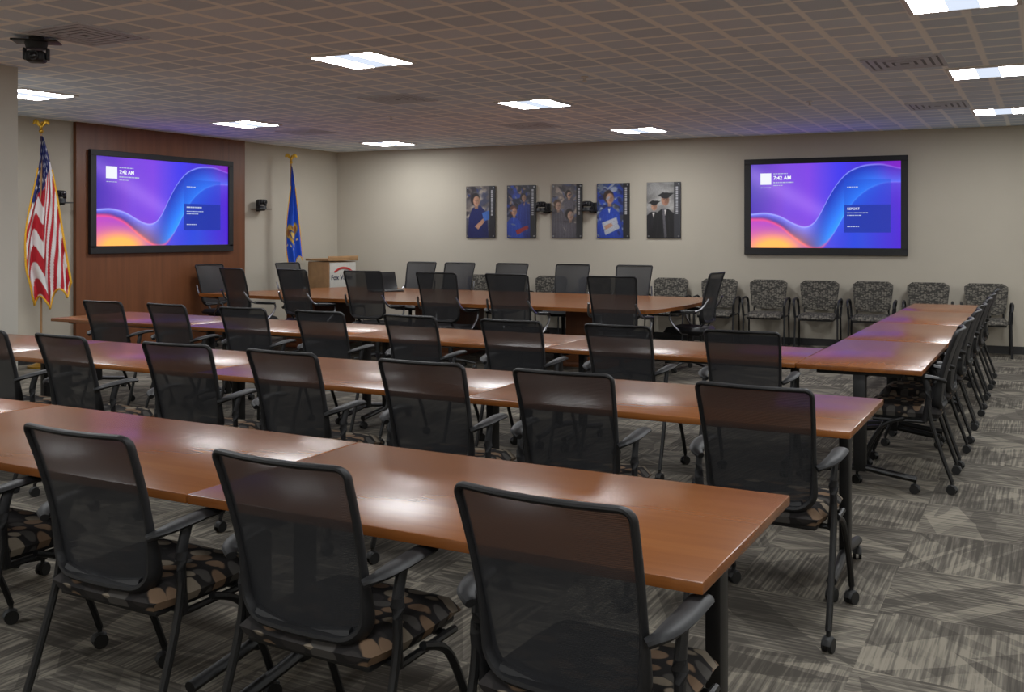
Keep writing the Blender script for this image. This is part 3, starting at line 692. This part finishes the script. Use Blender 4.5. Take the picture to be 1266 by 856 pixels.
for (s0,s1),fn,lb in zip([(2.44,2.95),(3.15,3.64),(3.90,4.40),(4.63,5.14),(5.40,5.91)],[p1,p2,p3,p4,p5],labs):
    w=s1-s0;h=0.82; R=root('wall_poster',onback((s0+s1)/2,1.885),bw_ang,lb,'poster','framed wall posters')
    mb=MB(); mb.add(box((0,-0.0175,0),(w,0.015,h),0.003)); mb.add(box((0,-0.005,0),(w*.6,0.01,h*.6))); obj('poster_board',mb.mesh('poster_board','black',False),R)
    obj('poster_print',paint_plane('poster_print',w-.004,h-.004,110,180,fn,'print'),R,(0,-0.0265,0))
    for a in (-1,1):
        for b_ in (-1,1): obj('standoff',so,R,(a*(w/2-.03),-0.027,b_*(h/2-.03)))

# ------------------------------------------------------------------ ptz cameras
def ptz_parts(ceiling=False):
    P=[]
    if not ceiling:
        mb=MB(); mb.add(box((0.06,-0.006,-0.02),(0.09,0.012,0.16),0.003)); mb.add(box((0,-0.12,-0.066),(0.27,0.19,0.012),0.004)); mb.add(sweep([(0.06,-0.01,-0.08),(0.05,-0.14,-0.078)],(0.02,0.014),8)); mb.add(sweep([(0.06,-0.01,0.0),(0.06,-0.06,-0.066)],(0.012,0.012),8))
        P.append(('bracket',mb.mesh('bracket','blackmetal'),None,(0,0,0),(0,0,0))); z=-0.060; s=1
    else:
        mb=MB(); mb.add(cyl((0,-0.13,0),(0,-0.13,-0.03),0.05)); mb.add(box((0,-0.13,-0.035),(0.30,0.18,0.012),0.004))
        P.append(('bracket',mb.mesh('bracket','blackmetal'),None,(0,0,0),(0,0,0))); z=-0.042; s=-1
    mb=MB(); mb.add(cyl((0,-0.13,z),(0,-0.13,z+s*0.045),0.078,20,0.066))
    for k in (-1,1): mb.add(box((k*0.076,-0.13,z+s*0.08),(0.018,0.055,0.085),0.008))
    P.append(('camera_base',mb.mesh('camera_base','black'),None,(0,0,0),(0,0,0)))
    mb=MB(); mb.add(box((0,0,0),(0.13,0.12,0.08),0.025,3)); mb.add(cyl((0,-0.05,0),(0,-0.085,0),0.034,18))
    P.append(('camera_head',mb.mesh('camera_head','black'),None,(0,-0.13,z+s*0.10),(0,0,0))); k=len(P)-1
    mb=MB(); mb.add(sphere((0,-0.083,0),0.026,(1,.4,1))); P.append(('lens',mb.mesh('lens','glass'),k,(0,0,0),(0,0,0)))
    return P
PP=ptz_parts()
Lc='black pan-tilt video camera on a small wall bracket'
spawn('video_camera',PP,onback(3.77,1.95),bw_ang,Lc,'camera','wall video cameras')
spawn('video_camera',PP,onback(4.515,1.95),bw_ang,Lc,'camera','wall video cameras')
spawn('video_camera',PP,(XL-.004,7.93,1.98),math.pi/2,Lc,'camera','wall video cameras')
spawn('video_camera',PP,(XL-.004,11.42,1.98),math.pi/2,Lc,'camera','wall video cameras')
spawn('video_camera',ptz_parts(True),(-6.35,4.66,CEIL),math.radians(40),'black pan-tilt video camera hanging from the ceiling','camera')

# ------------------------------------------------------------------ flags
def flag(name,loc,rz,pole_h,ztop,zbot,wl_,wr_,paint,label,amp,nf,ph=0,fw=0.011):
    R=root(name,loc,rz,label,'flag')
    mb=MB(); mb.add(cyl((0,0,0),(0,0,0.02),0.15,28)); mb.add(cyl((0,0,0.02),(0,0,0.06),0.13,28,0.04)); mb.add(cyl((0,0,0.06),(0,0,0.12),0.025)); obj('flag_stand',mb.mesh('flag_stand','gold'),R)
    mb=MB(); mb.add(cyl((0,0,0.08),(0,0,pole_h),0.0125)); obj('flagpole',mb.mesh('flagpole','tan'),R)
    mb=MB(); mb.add(sphere((0,0,pole_h+.02),0.026)); mb.add(sphere((0,0,pole_h+.075),0.025,(0.8,0.8,1.5))); mb.add(sphere((0.012,-.01,pole_h+.118),0.014))
    mb.add(cyl((0.02,-.015,pole_h+.118),(0.04,-.02,pole_h+.112),0.006,8,0.001))
    for s in (-1,1):
        pw=cr([(s*.01,0,pole_h+.075),(s*.04,0,pole_h+.12),(s*.062,.005,pole_h+.135),(s*.082,.01,pole_h+.10)],5)
        mb.add(sweep(pw,[(0.006,0.012+0.012*math.sin(i/15*math.pi)) for i in range(16)],8,up=(0,0,1)))
    obj('eagle_finial',mb.mesh('eagle_finial','gold'),R)
    nx,nz=120,120; H_=ztop-zbot
    def pos(s,t):
        w=0.06+0.94*(t**0.8); 
        xl=-wl_*float(sst(0.05,0.7,np.array(t)))*(1-.35*float(sst(.8,1,np.array(t)))); xr=wr_*w
        s2=s+0.07*math.sin(2*math.pi*nf*s+ph+1.5*t)*(0.4+0.6*t)
        x=xl+(xr-xl)*s2
        y=-0.03-amp*(0.35+0.65*t)*(1.0*math.sin(s*math.pi*2*nf+1.6*t+ph)+0.45*math.sin(s*math.pi*2*nf*0.45+2.5*t+2+ph)+0.2*math.sin(s*math.pi*2*nf*2.1-3*t))
        L_=1-0.10*abs(s-.35)*1.6+0.04*math.sin(s*math.pi*2*nf+ph)
        return (x,y,ztop-H_*t*L_)
    v=[pos(i/nx,j/nz) for j in range(nz+1) for i in range(nx+1)]
    f=[(j*(nx+1)+i,(j+1)*(nx+1)+i,(j+1)*(nx+1)+i+1,j*(nx+1)+i+1) for j in range(nz) for i in range(nx)]
    me=bpy.data.meshes.new('flag_cloth'); me.from_pydata(v,[],f); me.materials.append(M['cloth'])
    me.polygons.foreach_set('use_smooth',[True]*len(me.polygons))
    a=me.color_attributes.new('paint','FLOAT_COLOR','POINT')
    S,T_=np.meshgrid(np.linspace(0,1,nx+1),np.linspace(0,1,nz+1)); c=np.clip(paint(S,T_),0,255)/255
    lin=np.where(c<=0.04045,c/12.92,((c+0.055)/1.055)**2.4); arr=np.ones((S.size,4)); arr[:,:3]=lin.reshape(-1,3)
    a.data.foreach_set('color',arr.astype(np.float32).ravel()); obj('flag_cloth',me,R)
    edge=[pos(0,j/40) for j in range(8,41)]+[pos(i/80,1) for i in range(1,81)]+[pos(1,1-j/40) for j in range(1,32)]
    mb=MB(); mb.add(sweep(edge,(fw,fw),6,up=(0,1,0.1))); obj('fringe',mb.mesh('fringe','fringe'),R)
def usa(S,T_):
    q=(S*0.8+T_*0.9+0.12*np.sin(S*9))*11; red=(np.floor(q)%2==0).astype(float)
    img=np.ones(S.shape+(3,))*C3(228,226,226); img=lay(img,red,(180,16,34))
    can=((T_+0.25*S)<0.42).astype(float); img=lay(img,can,(22,34,104))
    for r_ in range(8):
        for c_ in range(5):
            cx=.08+c_*.19+(r_%2)*.09; cy=.04+r_*.045
            th=np.arctan2((T_-cy)*3.2,(S-cx)); d=np.sqrt(((S-cx)/.05)**2+((T_-cy)/.015)**2)
            st=(d<0.62+0.38*np.cos(5*th)).astype(float)*can; img=lay(img,st,(240,240,245))
    return img
def blueflag(S,T_):
    img=np.ones(S.shape+(3,))*C3(12,72,195)
    img=lay(img,ell(S,T_,.5,.68,.36,.09),(205,158,55)); img=lay(img,ell(S,T_,.5,.68,.20,.045),(40,60,120)); img=lay(img,ell(S,T_,.5,.68,.14,.03),(215,180,90))
    img=lay(img,ell(S,T_,.26,.69,.06,.04)+ell(S,T_,.74,.69,.06,.04),(140,85,45)); img=lay(img,ell(S,T_,.5,.61,.10,.015),(120,80,40))
    for k in range(5): img=lay(img,((np.abs(T_-.81)<.009)&(np.abs(S-.2-.15*k)<.04)).astype(float),(225,205,140))
    return img
flag('national_flag',(-10.22,7.50,0),math.radians(45),2.70,2.66,0.72,0.18,0.34,usa,'gold-fringed stars and stripes flag draped on an eagle-topped pole',0.065,2.6,0,0.012)
flag('state_flag',(-10.28,11.86,0),math.radians(45),2.62,2.58,1.02,0.09,0.16,blueflag,'gold-fringed royal blue flag draped on an eagle-topped pole',0.03,2,1.0,0.007)

# ------------------------------------------------------------------ lectern
R=root('lectern',(-10.08,12.6,0),math.radians(80),'tan wooden lectern with pale grey front and printed logo','lectern')
mb=MB()
mb.add(box((0,0,0.55),(0.56,0.50,1.10),0.01)); mb.add(box((0,0,0.04),(0.60,0.54,0.08),0.01)); obj('cabinet',mb.mesh('cabinet','tan'),R)
mb=MB(); mb.add(box((0,0,1.13),(0.62,0.56,0.035),0.01)); mb.add(box((0,-0.27,1.165),(0.62,0.02,0.05),0.006)); obj('reading_top',mb.mesh('reading_top','tan'),R)
mb=MB(); mb.add(box((0,-0.256,0.60),(0.54,0.012,0.98),0.003)); obj('front_panel',mb.mesh('front_panel','cream'),R)
obj('logo_text',text_mesh('Fox Valley',0.105,'navy',True),R,(-0.25,-0.264,0.82),(math.pi/2,0,0))
mb=MB(); mb.add(sweep(cr([(-0.18,-0.266,0.94),(-0.05,-0.266,1.0),(0.10,-0.266,0.99),(0.2,-0.266,0.93)],5),(0.004,0.018),6)); obj('logo_swoosh',mb.mesh('logo_swoosh','red'),R)

# ------------------------------------------------------------------ camera / world
cd=bpy.data.cameras.new('camera'); cd.sensor_width=36; cd.lens=1230/1266*36; cd.shift_y=-138/1266; cd.clip_start=0.05
co=bpy.data.objects.new('camera',cd); COL.objects.link(co); co.location=(0,0,1.53); co.rotation_euler=(math.pi/2,0,math.radians(28.4)); scene.camera=co
w=bpy.data.worlds.new('world'); scene.world=w; w.use_nodes=True; w.node_tree.nodes['Background'].inputs[0].default_value=(0.5,0.5,0.55,1); w.node_tree.nodes['Background'].inputs[1].default_value=0.1
scene.view_settings.view_transform='Standard'
scene.view_settings.gamma=1.09
